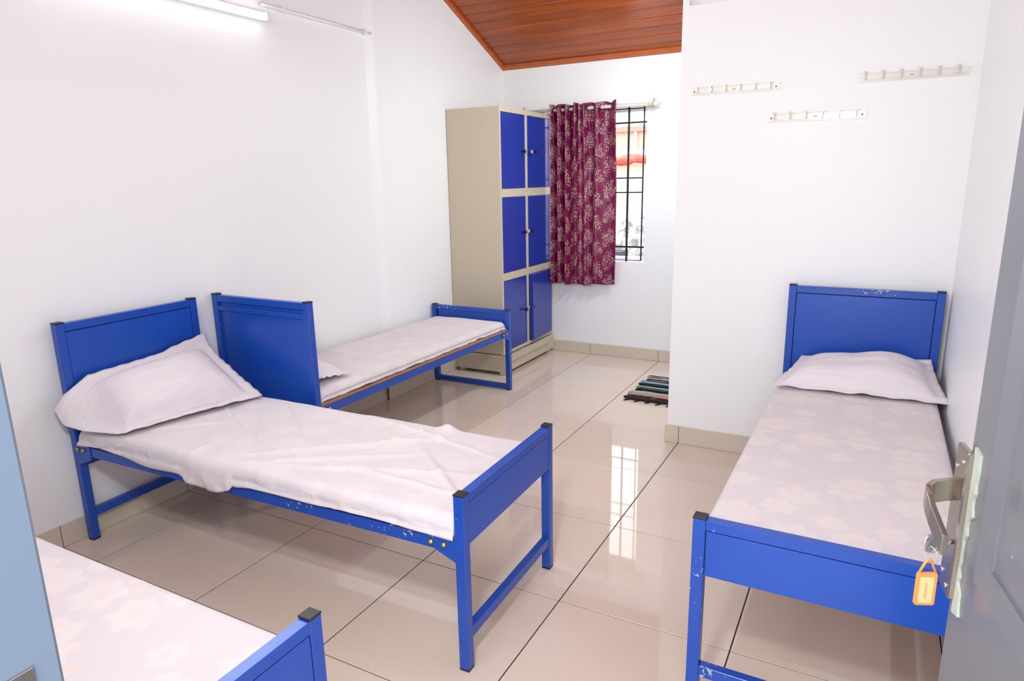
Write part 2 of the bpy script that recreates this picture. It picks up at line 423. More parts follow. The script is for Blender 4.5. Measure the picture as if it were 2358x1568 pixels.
# ceiling: two sloped boards with separate planks
ang = math.atan(SL)
ce = struct(prism('ceiling', [(YB + .2, zc(YB + .2) + .022), (RIDGE, ZR + .022), (YF - .25, zc(YF - .25) + .022), (YF - .25, zc(YF - .25) + .12), (RIDGE, ZR + .12), (YB + .2, zc(YB + .2) + .12)], 'x', XL - .1, XR + .1, 'ceiling_back'))
PW = 0.1035
def plank_mesh(L):
    bm = bmesh.new(); w = PW / 2 - 0.0008
    prof = [(-w, 0.016), (-w, 0.006), (-w + 0.005, 0.0), (w - 0.005, 0.0), (w, 0.006), (w, 0.016)]
    A = [bm.verts.new((-L / 2, y, z)) for y, z in prof]; B = [bm.verts.new((L / 2, y, z)) for y, z in prof]
    bm.faces.new(A[::-1]); bm.faces.new(B)
    for i in range(6): bm.faces.new((A[i], A[(i + 1) % 6], B[(i + 1) % 6], B[i]))
    bmesh.ops.recalc_face_normals(bm, faces=bm.faces[:])
    me = bm_mesh(bm, 'plank'); me.materials.append(M['ceiling_wood']); return me
PM = plank_mesh(XR - XL)
nslope = int((YB - RIDGE) / math.cos(ang) / PW) + 1
for side in (1, -1):
    for k in range(nslope):
        dist = (YB - RIDGE) / math.cos(ang) - (k + 0.5) * PW
        if dist < 0: continue
        y = RIDGE + side * dist * math.cos(ang); z = ZR - dist * math.sin(ang)
        if y < YF - 0.05: continue
        link('plank', PM, None, ce, ((XL + XR) / 2, y, z), (-ang * side, 0, 0))
# edge battens
def slope_batten(name, x0, x1, ya, yb):
    return struct(prism(name, [(ya, zc(ya) - .022), (yb, zc(yb) - .022), (yb, zc(yb) + .004), (ya, zc(ya) + .004)], 'x', x0, x1, 'trim_wood'))
slope_batten('trim_1', XLF, XLF + 0.032, YB, RIDGE + 0.9)
struct(prism('trim_2', [(YB, zc(YB) - .022), (YB - .035, zc(YB - .035) - .022), (YB - .035, zc(YB - .035) + .004), (YB, zc(YB) + .004)], 'x', XLF + 0.032, XP, 'trim_wood'))
slope_batten('trim_3', XL, XL + 0.032, RIDGE, YF)

# ------------------------------------------------------------------ window, grille, curtain, rod
win = struct(empty('window_1', ((WX0 + WX1) / 2, YB + 0.1, WZ0)))
def wl_(o): o.location = Vector(o.location) - Vector(win.location); return o
fr = 0.028
wl_(box('window_frame', WX0, WX0 + fr, YB + .12, YB + .17, WZ0, WZ1, 'pvc_white', win, .003))
wl_(box('window_frame', WX1 - fr, WX1, YB + .12, YB + .17, WZ0, WZ1, 'pvc_white', win, .003))
wl_(box('window_frame', WX0 + fr, WX1 - fr, YB + .12, YB + .17, WZ0, WZ0 + fr, 'pvc_white', win, .003))
wl_(box('window_frame', WX0 + fr, WX1 - fr, YB + .12, YB + .17, WZ1 - fr, WZ1, 'pvc_white', win, .003))
gr = tag(empty('window_grille', (0.57, YB + 0.035, WZ0)), 'black iron bar grille set in the window opening', 'grille')
def gl_(o): o.location = Vector(o.location) - Vector(gr.location); return o
GYP = YB + 0.035
for x, wd in ((0.13, .010), (0.28, .016), (0.43, .010), (0.585, .016), (0.735, .010), (0.888, .016), (1.012, .010)):
    gl_(box('upright_bar', x - wd / 2, x + wd / 2, GYP - .006, GYP + .006, WZ0 + (0 if wd > .012 else .012), WZ1, 'grille_black', gr, .0015))
for z, hh in ((2.018, .008), (1.912, .014), (1.487, .010), (1.374, .010), (0.936, .014), (0.825, .006)):
    gl_(box('cross_bar', WX0, WX1 if hh > .012 else 1.017, GYP - .013, GYP - .005, z - hh / 2, z + hh / 2, 'grille_black', gr, .0015))

# curtain rod
RY, RZ, RRAD = 3.885, 2.033, 0.0135
rod = tag(empty('curtain_rod', (0.55, RY, RZ)), 'white round curtain rod with a pointed finial above the window', 'curtain rod')
link('rod', tube_mesh('rod', [(-0.60, 0, 0), (0.0, 0, 0), (0.53, 0, 0)], RRAD, 14), 'rod_white', rod)
fin = lathe('finial', [(.0135, 0), (.016, .002), (.016, .02), (.011, .024), (.011, .03), (.022, .034), (.026, .045), (.025, .058), (.017, .066), (.013, .07), (.013, .078), (.010, .084), (.006, .1), (.001, .112)], 18)
link('finial', fin, 'rod_white', rod, (0.53, 0, 0), (0, math.pi / 2, 0))
link('end_stop', lathe('end_stop', [(.0135, 0), (.015, .002), (.015, .012), (.008, .016)], 14), 'rod_white', rod, (-0.60, 0, 0), (0, -math.pi / 2, 0))
for bx in (-0.57, 0.545):
    br = box('bracket', bx - .009, bx + .009, 0.0, YB - RY, -.007, .007, 'rod_white', rod, .002)
    box('bracket_plate', -.012, .012, (YB - RY) / 2 - .004, (YB - RY) / 2, -.02, .05, 'rod_white', br, .002)
    link('screw', lathe('screw', [(.0035, 0), (.0035, .002), (.001, .003)], 8), 'screw_dark', br, (0, (YB - RY) / 2 - .004, .04), (math.pi / 2, 0, 0))

# curtain
cross = [0.252, 0.285, 0.318, 0.352, 0.388, 0.424, 0.462, 0.500, 0.536, 0.580, 0.642, 0.690, 0.787, 0.862]
def wave(x, vt):
    """distance from the rod line, minus = in front of it"""
    for i, (a, b) in enumerate(zip(cross, cross[1:])):
        if x <= b:
            s = -1 if i % 2 == 0 else 1
            if i in (7,): s = -1
            amp = min(0.040, (b - a) * 0.9 + 0.006)
            return s * amp * math.sin(math.pi * (x - a) / (b - a))
    return 0.0
def curtain():
    nx, nzv = 260, 70
    x0, x1 = 0.254, 0.832
    us_ = [0.0]; base = []
    for i in range(nx + 1):
        x = x0 + (x1 - x0) * i / nx; base.append((x, wave(x, 0)))
        if i: us_.append(us_[-1] + math.hypot(base[i][0] - base[i - 1][0], base[i][1] - base[i - 1][1]))
    verts, uvs, faces = [], [], []
    for j in range(nzv + 1):
        vt = j / nzv
        for i, (x, w_) in enumerate(base):
            lowf = sstep(0.05, 0.6, vt)
            right = sstep(0.36, 0.55, x)
            ztop = RZ + 0.043 + 0.006 * math.sin(x * 55) - 0.004 * sstep(0.3, 0.5, x)
            zbot = 0.628 - 0.012 * (x < 0.62) + 0.012 * sstep(0.30, 0.25, x) + 0.004 * math.sin(x * 40)
            amp = 1 - lowf * (0.72 * right * (1 - 0.1 * math.sin(x * 30)) )
            drift = 0.018 * right * math.sin(x * 21 + 2.1 + vt * 1.6) * lowf + 0.007 * nz(x * 9, vt * 4, 3.3) * lowf
            # overlapped panel edge low on the right
            step = 0.014 * lowf * (1 if x < 0.585 else 0) * sstep(0.50, 0.58, x)
            xx = x + 0.006 * nz(x * 14, vt * 5, 1.0) * lowf * (1 if 0.27 < x < 0.8 else .3) - 0.012 * lowf * right * max(0, vt - .75) * 4 * (x - .5)
            y = RY + w_ * amp + drift - step + 0.008 * lowf * math.sin(vt * 7) * right
            verts.append((xx, y, ztop + (zbot - ztop) * vt)); uvs.append((us_[i], (1 - vt) * 1.45))
    for j in range(nzv):
        for i in range(nx):
            a = j * (nx + 1) + i; faces.append((a, a + nx + 1, a + nx + 2, a + 1))
    me = bpy.data.meshes.new('curtain'); me.from_pydata(verts, [], faces)
    uvl = me.uv_layers.new(name='UVMap')
    for lp in me.loops: uvl.data[lp.index].uv = uvs[lp.vertex_index]
    for p in me.polygons: p.use_smooth = True
    o = link('curtain', me, 'curtain_cloth')
    s = o.modifiers.new('thickness', 'SOLIDIFY'); s.thickness = 0.0012
    return o
cur = tag(curtain(), 'maroon curtain printed with pale leafy trees, hung on the white rod', 'curtain')
em = torus('eyelet', 0.021, 0.0035, 20, 8)
for x in cross[1:13]:
    e = link('eyelet', em, 'grille_black', cur, (x, RY, RZ), (0, math.pi / 2, math.radians(12)))

# ------------------------------------------------------------------ wardrobe
CX1 = 0.232
wd = tag(empty('locker_wardrobe', (0.0, 3.5, 0)), 'beige steel locker cupboard with six blue doors beside the window', 'wardrobe')
def W(o): o.location = Vector(o.location) - Vector(wd.location); return o
CXB, CY0, CY1, CZ1 = XLF + 0.005, 3.055, 3.94, 2.007
W(boxes('body', [(CXB, CX1 - .018, CY0, CY0 + .018, .16, CZ1), (CXB, CX1 - .018, CY1 - .018, CY1, .16, CZ1), (CXB, CXB + .01, CY0 + .018, CY1 - .018, .16, CZ1),
   (CXB, CX1 - .018, CY0, CY1, .15, .165), (CXB, CX1 - .018, CY0 + .018, CY1 - .018, CZ1 - .015, CZ1), (CXB + .01, CX1 - .03, CY0 + .018, CY1 - .018, .75, .78), (CXB + .01, CX1 - .03, CY0 + .018, CY1 - .018, 1.38, 1.41)], 'beige_enamel', wd))
rows = [(.185, .740), (.797, 1.365), (1.425, 1.972)]
cols = [(CY0 + .024, 3.462), (3.502, CY1 - .024)]
# front frame pieces
fx0, fx1 = CX1 - .018, CX1
W(boxes('front_frame', [(fx0, fx1, CY0, cols[0][0], .16, CZ1), (fx0, fx1, cols[1][1], CY1, .16, CZ1), (fx0, fx1, cols[0][1], cols[1][0], .16, CZ1)] +
   [(fx0, fx1, a, b, z0, z1) for a, b in cols for z0, z1 in ((.16, rows[0][0]), (rows[0][1], rows[1][0]), (rows[1][1], rows[2][0]), (rows[2][1], CZ1))], 'beige_enamel', wd))
knob = lathe('knob', [(.005, 0), (.005, .014), (.011, .018), (.0145, .026), (.0125, .034), (.005, .038)], 14)
hasp = lambda nm, mat, par, y, z, L: boxes(nm, [(0, .003, -L / 2, L / 2, -.011, .011)], mat, par)
for ri, (z0, z1) in enumerate(rows):
    for ci, (a, b) in enumerate(cols):
        ajar = (ri == 0 and ci == 1)
        d = empty('door', (fx1 - .018, b if ci else a, z0)); d.parent = wd
        d.location = Vector(d.location) - Vector(wd.location)
        sgn = -1 if ci else 1          # door leaf runs away from its hinge
        wdt = (b - a) - .004
        g = .002
        bm = bmesh.new(); y0_, y1_ = sorted((sgn * g, sgn * (g + wdt)))
        add_box(bm, 0, .032 if ajar else .019, y0_, y1_, .003, z1 - z0 - .003); bmesh.ops.bevel(bm, geom=bm.edges[:], offset=.0015, segments=1, affect='EDGES')
        me = bm_mesh(bm, 'door'); bpy.data.objects.remove(d)
        dl = link('door', me, 'locker_blue', wd, (fx1 - .018 - wd.location.x, (b if ci else a) - wd.location.y, z0), (0, 0, math.radians(3.0) if ajar else 0))
        if ajar: dl['label'] = 'blue locker door standing slightly ajar'
        kz = (1.70, 1.088, .468)[ri] - z0; ky = sgn * (wdt - (.055 if ci == 0 else .03))
        dk = .013 if ajar else 0.0
        link('knob', knob, 'knob_black', dl, (.019 + dk, ky, kz), (0, math.pi / 2, 0))
        h = hasp('hasp', 'hasp_blue' if ci == 0 else 'hasp_pale', dl, 0, 0, .035)
        h.location = (.0195 + dk, sgn * (wdt - .004), kz - (.004 if ci == 0 else 0))
        link('hasp_hole', lathe('hasp_hole', [(.0045, 0), (.0045, .0006)], 12), 'seam_dark' if ci else 'hasp_pale', dl, (.0228 + dk, sgn * (wdt + (.004 if ci == 0 else -.006)), kz - (.004 if ci == 0 else 0)), (0, math.pi / 2, 0))
# plinth with a slot
W(boxes('plinth', [(CXB, CX1 + .018, CY0 - .012, CY0 + .03, .028, .15), (CXB, CX1 + .018, CY1 - .03, CY1 + .005, .028, .15), (CX1 - .01, CX1 + .018, CY0 + .03, CY1 - .03, .095, .15),
   (CX1 - .01, CX1 + .018, CY0 + .03, CY0 + .09, .028, .095), (CX1 - .01, CX1 + .018, CY1 - .12, CY1 - .03, .028, .095), (CX1 - .01, CX1 + .018, CY0 + .09, CY1 - .12, .028, .065), (CX1 - .01, CX1 + .006, CY0 + .09, CY1 - .12, .065, .095)], 'beige_enamel', wd))
for fx_ in (CXB + .05, CX1 - .03):
    for fy_ in (CY0 + .04, CY1 - .04):
        W(link('foot', lathe('foot', [(.032, 0), (.034, .006), (.03, .022), (.02, .03)], 14), 'hook_clear', wd, (fx_, fy_, 0)))

# ------------------------------------------------------------------ beds
BL, BW, PS, ZH, ZF = 1.9126, 0.6605, 0.034, 0.961, 0.596
post_cap = None
def make_bed():
    b = empty('bed', (0, 0, 0))
    def post(s, w, h):
        o = box('post', s, s + PS, w, w + PS, .006, h - .006, 'blue_paint', b, .0018)
        hz = (h - .012) / 2
        box('end_cap', -PS / 2 - .001, PS / 2 + .001, -PS / 2 - .001, PS / 2 + .001, hz, hz + .006, 'black_plastic', o, .0015)
        box('floor_cap', -PS / 2, PS / 2, -PS / 2, PS / 2, -hz - .006, -hz, 'black_plastic', o, .001)
    post(0, 0, ZH); post(0, BW - PS, ZH); post(BL - PS, 0, ZF); post(BL - PS, BW - PS, ZF)
    y0, y1 = PS, BW - PS
    # head end
    box('head_top_rail', .002, PS - .002, y0, y1, ZH - .04, ZH - .007, 'blue_paint', b, .0015)
    box('head_cross_strip', .003, .014, y0, y1, ZH - .085, ZH - .062, 'blue_paint', b, .0015)
    box('head_panel', .016, PS - .004, y0 + .0025, y1 - .0025, .34, ZH - .0435, 'blue_panel', b, .001)
    box('head_seam', .021, PS - .010, y0, y1, .342, ZH - .04, 'seam_dark', b)
    box('head_seat_rail', .004, PS - .004, y0, y1, .405, .438, 'blue_paint', b, .0015)
    box('head_low_rail', .003, PS - .003, y0, y1, .103, .138, 'blue_paint', b, .0015)
    # foot end
    box('foot_top_rail', BL - PS + .002, BL - .001, y0, y1, ZF - .036, ZF - .006, 'blue_paint', b, .0015)
    box('foot_panel', BL - .014, BL - .002, y0 + .0025, y1 - .0025, .425, ZF - .0385, 'blue_panel', b, .001)
    box('foot_seam', BL - .013, BL - .006, y0, y1, .428, ZF - .036, 'seam_dark', b)
    box('foot_low_rail', BL - PS + .003, BL - .003, y0, y1, .103, .138, 'blue_paint', b, .0015)
    # side rails with bolted end plates
    bolt = lathe('bolt', [(.0085, 0), (.0085, .007), (.004, .0072), (.004, .011)], 6)
    bolt.materials.append(M['zinc_bolt'])
    for y, out in ((0.004, -1), (BW - .004, 1)):
        r = box('side_rail', PS, BL - PS, min(y, y - out * .003), max(y, y - out * .003), .402, .442, 'blue_paint', b)
        box('rail_flange', PS - BL / 2, BL / 2 - PS, *sorted((-out * .003, -out * .032)), .017, .020, 'blue_paint', r)
        for pts, bolts in (([(PS - .002, .356), (PS + .085, .388), (PS + .085, .446), (PS - .002, .446)], (.028, .066)),
                           ([(BL - PS + .002, .372), (BL - PS - .092, .412), (BL - PS - .092, .448), (BL - PS + .002, .448)], (BL - PS - .082, BL - PS - .036))):
            g = prism('gusset_plate', pts, 'y', *sorted((y, y + out * .004)), 'blue_paint', b)
            for s in bolts:
                if s < .1: s += PS - .02
                link('bolt', bolt, None, g, (s, y + out * .004, .426), (math.pi / 2 if out < 0 else -math.pi / 2, 0, 0))
    box('base_board', PS + .006, BL - PS - .006, .012, BW - .012, .4425, .4555, 'plywood', b)
    return b
def copy_tree(o, parent=None):
    c = o.copy(); COL.objects.link(c); c.parent = parent
    for ch in list(o.children): copy_tree(ch, c)
    return c
proto = make_bed()
GRP = 'blue steel beds'
# head corner position, direction of the length axis
beds = {}
def place(key, o, x, y, rz, label):
    o.location = (x, y, 0); o.rotation_euler = (0, 0, rz); tag(o, label, 'bed', GRP); beds[key] = o
place(2, proto, -0.2095, 0.0904, 0.0246, 'blue steel bed with a rumpled loose sheet and flanged pillow, head against wall')
# bed 3 runs along +Y, width along +X: mirrored by turning it and shifting
place(3, copy_tree(proto), -0.2316 + BW, 0.8592, math.pi / 2 - 0.013, 'blue steel bed with its foot at the beige locker cupboard')
place(4, copy_tree(proto), 2.338, 2.225, -math.pi / 2 - 0.0065, 'blue steel bed under the wall hooks with its head at the partition wall')
place(1, copy_tree(proto), -0.1975, -1.1115, 0.0, 'blue steel bed beside the door jamb, white sheet pulled flat')

for ch in beds[3].children:
    if ch.name.startswith('foot_low_rail'): ch.location.z = .024
# mattresses wrapped in sheets -------------------------------------------------
def slab(name, mat, s0, s1, w0, w1, zb, zt, top, side_n, hem, ns=120, seed=0.0, bulge=0.012, rad=0.022):
    """wrapped mattress: cross-sections along the length; hem(s, side) moves the lower edge"""
    verts, faces = [], []
    nt = 40
    for i in range(ns + 1):
        s = s0 + (s1 - s0) * i / ns
        es = min(s - s0, s1 - s)
        drop = rad * (1 - math.sqrt(max(0, 1 - (1 - min(es, rad) / rad) ** 2)))
        row = []
        zn, zf_ = hem(s, 0), hem(s, 1)
        ztop = zt - drop
        def side(w, sg, zh, k):
            o = sg * (bulge * (0.6 + 0.8 * nz(s * side_n, k, seed)) )
            return o
        # near side: bottom to top
        for k in range(5):
            f = k / 5.0
            z = zh_ = zn + (ztop - rad - zn) * f
            row.append((s, w0 - bulge * math.sin(math.pi * min(1, f * 0.9 + .25)) * (0.7 + 0.7 * nz(s * side_n, f * 1.2, seed)), z))
        for k in range(5):
            a = math.pi / 2 * k / 4
            row.append((s, w0 + rad * (1 - math.cos(a)) - bulge * .5 * (1 - k / 4), ztop - rad + rad * math.sin(a)))
        for k in range(1, nt):
            w = w0 + rad + (w1 - w0 - 2 * rad) * k / nt
            row.append((s, w, ztop))
        for k in range(4, -1, -1):
            a = math.pi / 2 * k / 4
            row.append((s, w1 - rad * (1 - math.cos(a)) + bulge * .5 * (1 - k / 4), ztop - rad + rad * math.sin(a)))
        for k in range(4, -1, -1):
            f = k / 5.0
            z = zf_ + (ztop - rad - zf_) * f
            row.append((s, w1 + bulge * math.sin(math.pi * min(1, f * 0.9 + .25)) * (0.7 + 0.7 * nz(s * side_n, 5 + f, seed)), z))
        for kk, (a, w, z) in enumerate(row):
            if 5 <= kk <= 5 + nt + 8:
                e = min(1, min(w - w0, w1 - w) / .03 + .3) * min(1, es / .05 + .15)
                z += top(s, w) * e
            verts.append((a, w, z))
    k = len(row)
    for i in range(ns):
        for j in range(k):
            a, b_ = i * k + j, i * k + (j + 1) % k
            faces.append((a, a + k, b_ + k, b_))
    faces.append(tuple(range(k))); faces.append(tuple(reversed(range(ns * k, ns * k + k))))
    me = bpy.data.meshes.new(name); me.from_pydata(verts, [], faces)
    bm = bmesh.new(); bm.from_mesh(me); bmesh.ops.recalc_face_normals(bm, faces=bm.faces[:]); bm.to_mesh(me); bm.free()
    for p in me.polygons: p.use_smooth = len(p.vertices) == 4
    return link(name, me, mat)
def put(o, key):
    o.location = beds[key].location; o.rotation_euler = beds[key].rotation_euler; return o
ZBB = 0.456
def folds(s, w): # pressed fold lines of the sheet
    z = 0.0
    for c in (0.33,): z += 0.0035 * math.exp(-((w - c) / .006) ** 2)
    for c in (0.48, 0.96, 1.42): z += 0.0035 * math.exp(-((s - c) / .007) ** 2)
    return z
def top1(s, w): return 0.004 * nz(s * 3, w * 5, 7) + folds(s + .1, w)
def top4(s, w): return 0.004 * nz(s * 3, w * 4, 2) + folds(s, w) + 0.0012 * nz(s * 60, w * 4, 9)
def top3(s, w): return 0.006 * nz(s * 3.2, w * 4, 5) + folds(s - .2, w)
m1 = tag(put(slab('mattress', 'sheet_print', .045, BL - .042, .02, BW - .02, ZBB + .001, .518, top1, 9, lambda s, k: ZBB + .001), 1), 'flat mattress in white flower-print sheet on the bed by the door jamb', 'mattress', 'sheeted mattresses')
m4 = tag(put(slab('mattress', 'sheet_print', .045, BL - .042, .008, BW - .004, ZBB + .001, .522, top4, 9, lambda s, k: ZBB + .001 - (.0 if k else 0.0), bulge=.01), 4), 'mattress in smooth white flower-print sheet on the bed under the hooks', 'mattress', 'sheeted mattresses')
def hem3(s, k): return ZBB + .0008 if k == 1 else ZBB + .0008 + 0.013 * max(0, nz(s * 7, 3, 1)) + .003
m3 = tag(put(slab('mattress', 'sheet_faint', .045, BL - .046, .026, BW - .045, ZBB + .001, .513, top3, 17, hem3, bulge=.019, rad=.03), 3), 'white sheeted mattress on the bed whose foot meets the locker cupboard', 'mattress', 'sheeted mattresses')
m2 = tag(put(slab('mattress', 'sheet_faint', .05, BL - .046, .03, BW - .03, ZBB + .001, .505, lambda s, w: 0.0, 9, lambda s, k: ZBB + .001, bulge=.004), 2), 'mattress hidden under the loose rumpled sheet', 'mattress', 'sheeted mattresses')

# loose sheet on bed 2 ----------------------------------------------------------
def loose_sheet():
    ns, verts, faces = 300, [], []
    s0, s1 = 0.046, BL - .038
    # s is measured from the head; hem heights of the near side
    hem = [(0.0, .452), (.20, .470), (.30, .462), (.50, .440), (.66, .446), (.72, .424), (.84, .416), (.90, .424), (.935, .434), (.955, .452), (1.05, .462), (1.18, .463), (1.32, .462), (1.46, .468), (1.60, .470), (1.75, .462), (1.87, .459)]
    W0, W1 = 0.014, BW - 0.012
    ZT = 0.516; rad = .026
    def ridge(s, w, s_a, w_a, s_b, w_b, width, h):
        d = Vector((s_b - s_a, w_b - w_a)); L = d.length; d /= L
        q = Vector((s - s_a, w - w_a)); al = q.dot(d) / L
        if al < -0.1 or al > 1.1: return 0.0
        dist = abs(q.x * d.y - q.y * d.x)
        f = max(0.0, math.sin(math.pi * max(0, min(1, (al + .1) / 1.2))))
        return 1.3 * h * f * math.exp(-(dist / width) ** 2)
    def top(s, w):
        z = 0.006 * nz(s * 2.6, w * 4, 11) + 0.0025 * nz(s * 9 + w * 6, w * 9 - s * 4, 4)
        z += ridge(s, w, .93, .10, 1.55, .56, .016, .012) + ridge(s, w, .98, .04, 1.50, .36, .012, .010) + ridge(s, w, 1.05, .06, 1.80, .30, .014, .009)
        z += ridge(s, w, .55, .55, .95, .12, .010, .008) + ridge(s, w, .30, .52, .75, .24, .008, .006) + ridge(s, w, .62, .60, 1.02, .30, .008, .006)
        z += ridge(s, w, 1.10, .62, 1.75, .46, .012, .010) + ridge(s, w, 1.42, .62, 1.30, .20, .010, .008) + ridge(s, w, .36, .14, .60, .34, .010, .006)
        z += ridge(s, w, 1.2, .18, 1.85, .14, .012, .008) + ridge(s, w, 1.5, .40, 1.85, .10, .012, .008)
        z += 0.03 * math.exp(-((s - 1.47) / .035) ** 2 - ((w - .635) / .03) ** 2)   # little peak on the far edge
        z += 0.012 * math.exp(-((s - .72) / .02) ** 2) * sstep(.22, .02, w)         # crease starting the flap
        return z
    nt = 70
    for i in range(ns + 1):
        s = s0 + (s1 - s0) * i / ns
        es = min(s - s0, s1 - s)
        drop = rad * (1 - math.sqrt(max(0, 1 - (1 - min(es, rad) / rad) ** 2)))
        zt = ZT - drop
        zh = interp(hem, s) - .013
        flap = sstep(.66, .74, s) * sstep(.96, .925, s)
        row = []
        for k in range(8):
            f = k / 8.0
            z = zh + (zt - rad - zh) * f
            out = .010 + .018 * flap * (1 - .5 * f) + .009 * nz(s * 12, f * 1.3, 6) * (1.2 - f) + .006 * nz(s * 30, f * 2, 2) * (1 - f)
            out += .004 * math.exp(-((s - .30) / .01) ** 2) + .004 * math.exp(-((s - .5) / .01) ** 2) + .004 * math.exp(-((s - 1.33) / .01) ** 2)
            row.append((s, W0 - max(out, .019 if z < .458 else .004), z))
        for k in range(6):
            a = math.pi / 2 * k / 5
            row.append((s, W0 + rad * (1 - math.cos(a)) - (.010 + .010 * flap) * (1 - k / 5) * .8, zt - rad + rad * math.sin(a) + top(s, W0 + rad * k / 5) * k / 5))
        for k in range(1, nt):
            w = W0 + rad + (W1 - W0 - 2 * rad) * k / nt
            e = min(1, es / .06 + .1)
            row.append((s, w, zt + top(s, w) * e))
        for k in range(5, -1, -1):
            a = math.pi / 2 * k / 5
            row.append((s, W1 - rad * (1 - math.cos(a)) + .006 * (1 - k / 5), zt - rad + rad * math.sin(a) + top(s, W1 - rad * k / 5) * max(k / 5, .5)))
        for k in range(5, -1, -1):
            f = k / 6.0
            zf_ = .462 + .006 * nz(s * 7, 2, 2)
            row.append((s, W1 + .006 + .008 * (1 - f) * (0.5 + nz(s * 11, f, 3)), zf_ + (zt - rad - zf_) * f))
        verts += row
    k = len(row)
    for i in range(ns):
        for j in range(k - 1):
            a = i * k + j; faces.append((a, a + k, a + k + 1, a + 1))
    me = bpy.data.meshes.new('bedsheet'); me.from_pydata(verts, [], faces)
    bm = bmesh.new(); bm.from_mesh(me); bmesh.ops.recalc_face_normals(bm, faces=bm.faces[:])
    up = sum(f.normal.z for f in bm.faces)
    if up < 0: bmesh.ops.reverse_faces(bm, faces=bm.faces[:])
    # tucked ends close the two end faces
    bm.to_mesh(me); bm.free()
    for p in me.polygons: p.use_smooth = True
    o = link('bedsheet', me, 'sheet_faint')
    m = o.modifiers.new('thickness', 'SOLIDIFY'); m.thickness = .0025; m.offset = -1
    return o
tag(put(loose_sheet(), 2), 'loose creased white sheet hanging unevenly over the rumpled bed', 'bedsheet')

# pillows ----------------------------------------------------------------------
def pillow(name, A, B, C, D, up, dn, flange, zmin, near_edge=None, back_lift=0.0, seed=0.0, xmin=None, shape=None, ymax=None, mat='pillow_cotton'):
    """A back-near, B back-far, C front-near, D front-far corners of the filled part"""
    A, B, C, D = map(Vector, (A, B, C, D)); n = 44; ext = 1.0 + flange
    nrm = ((C - A) + (D - B)).cross((B - A) + (D - C)).normalized()
    if nrm.z < 0: nrm = -nrm
    def mid(u, v):
        a, b = (u + 1) / 2, (v + 1) / 2
        return (A * (1 - b) + B * b) * (1 - a) + (C * (1 - b) + D * b) * a
    verts = {}; co = []; faces = []
    for layer in (0, 1):
        for i in range(n + 1):
            for j in range(n + 1):
                u = -ext + 2 * ext * i / n; v = -ext + 2 * ext * j / n
                uc, vc = max(-1, min(1, u)), max(-1, min(1, v))
                # filled edges are pulled in between the corners
                pu = uc * (1 - 0.05 * (1 - vc * vc)) ; pv = vc * (1 - 0.03 * (1 - uc * uc))
                P = mid(pu + (u - uc), pv + (v - vc))
                body = (max(0, 1 - uc ** 4) ** .6) * (max(0, 1 - vc ** 4) ** .6)
                h = (up if layer == 0 else -dn) * body
                wr_ = 0.004 * nz(u * 3, v * 4, seed) + 0.003 * nz(u * 8, v * 2, seed + 3)
                if shape: h += shape(u, v) * body * (1 if layer == 0 else .3)
                P = P + nrm * (h + wr_ * body)
                fl_ = max(abs(u) - 1, abs(v) - 1, 0) / flange
                if fl_ > 0:
                    P = P + nrm * (0.010 * nz(u * 5, v * 5, seed + 8) * fl_)
                    if u < -1: P = P + Vector((0, 0, back_lift * (-u - 1) / flange * (0.55 + 0.45 * sstep(.2, 1, v))))
                    if near_edge and v < -1:
                        t_ = (-v - 1) / flange; tgt = near_edge(uc)
                        e0 = mid(pu + (u - uc), -1)
                        if u < -1:
                            bl = (-u - 1) / flange
                            e0 = e0 + Vector((0, 0, back_lift * bl * .55)); tgt = tgt + Vector((0, .006 * bl, .0))
                        w_ = t_ ** 1.2
                        P = e0 * (1 - w_) + tgt * w_ + Vector((0, 0, -0.03 * math.sin(math.pi * t_) * sstep(-.9, -.2, u)))
                P = P + nrm * (0.0016 if layer == 0 else -0.0016)
                lo = zmin + (0.0035 if layer == 0 else 0)
                if P.z < lo: P.z = lo
                if xmin is not None and P.x < xmin + (0.0 if layer else .003): P.x = xmin + (0.0 if layer else .003)
                if ymax is not None and P.y > ymax - (0.0 if layer else .003): P.y = ymax - (0.0 if layer else .003)
                co.append(P)
    N = n + 1
    for i in range(n):
        for j in range(n):
            a = i * N + j
            faces.append((a, a + 1, a + N + 1, a + N)); b = a + N * N
            faces.append((b, b + N, b + N + 1, b + 1))
    rim = [j for j in range(n)] + [i * N + n for i in range(n)] + [n * N + j for j in range(n, 0, -1)] + [i * N for i in range(n, 0, -1)]
    for a, b in zip(rim, rim[1:] + rim[:1]): faces.append((b, a, a + N * N, b + N * N))
    cen = sum(co, Vector()) / len(co); cen.z = zmin
    me = bpy.data.meshes.new(name); me.from_pydata([tuple(c - cen) for c in co], [], faces)
    bm = bmesh.new(); bm.from_mesh(me); bmesh.ops.recalc_face_normals(bm, faces=bm.faces[:]); bm.to_mesh(me); bm.free()
    for p in me.polygons: p.use_smooth = True
    return link(name, me, mat, None, cen)
lip = [Vector(q) for q in ((-.168, .075, .672), (-.165, .026, .620), (-.135, .035, .556), (-.06, .065, .533), (.02, .085, .533), (.10, .105, .533))]
def near2(u):
    f = (u + 1) / 2 * (len(lip) - 1); i = min(int(f), len(lip) - 2); f -= i
    return lip[i] * (1 - f) + lip[i + 1] * f
P2 = tag(pillow('pillow', (-.125, .165, .69), (-.14, .70, .715), (.10, .14, .55), (.195, .66, .552), .086, .04, .22, .531, near2, .045, 3.0, xmin=-.168), 'white flanged pillow propped against the headboard of the rumpled bed', 'pillow', 'white pillows')
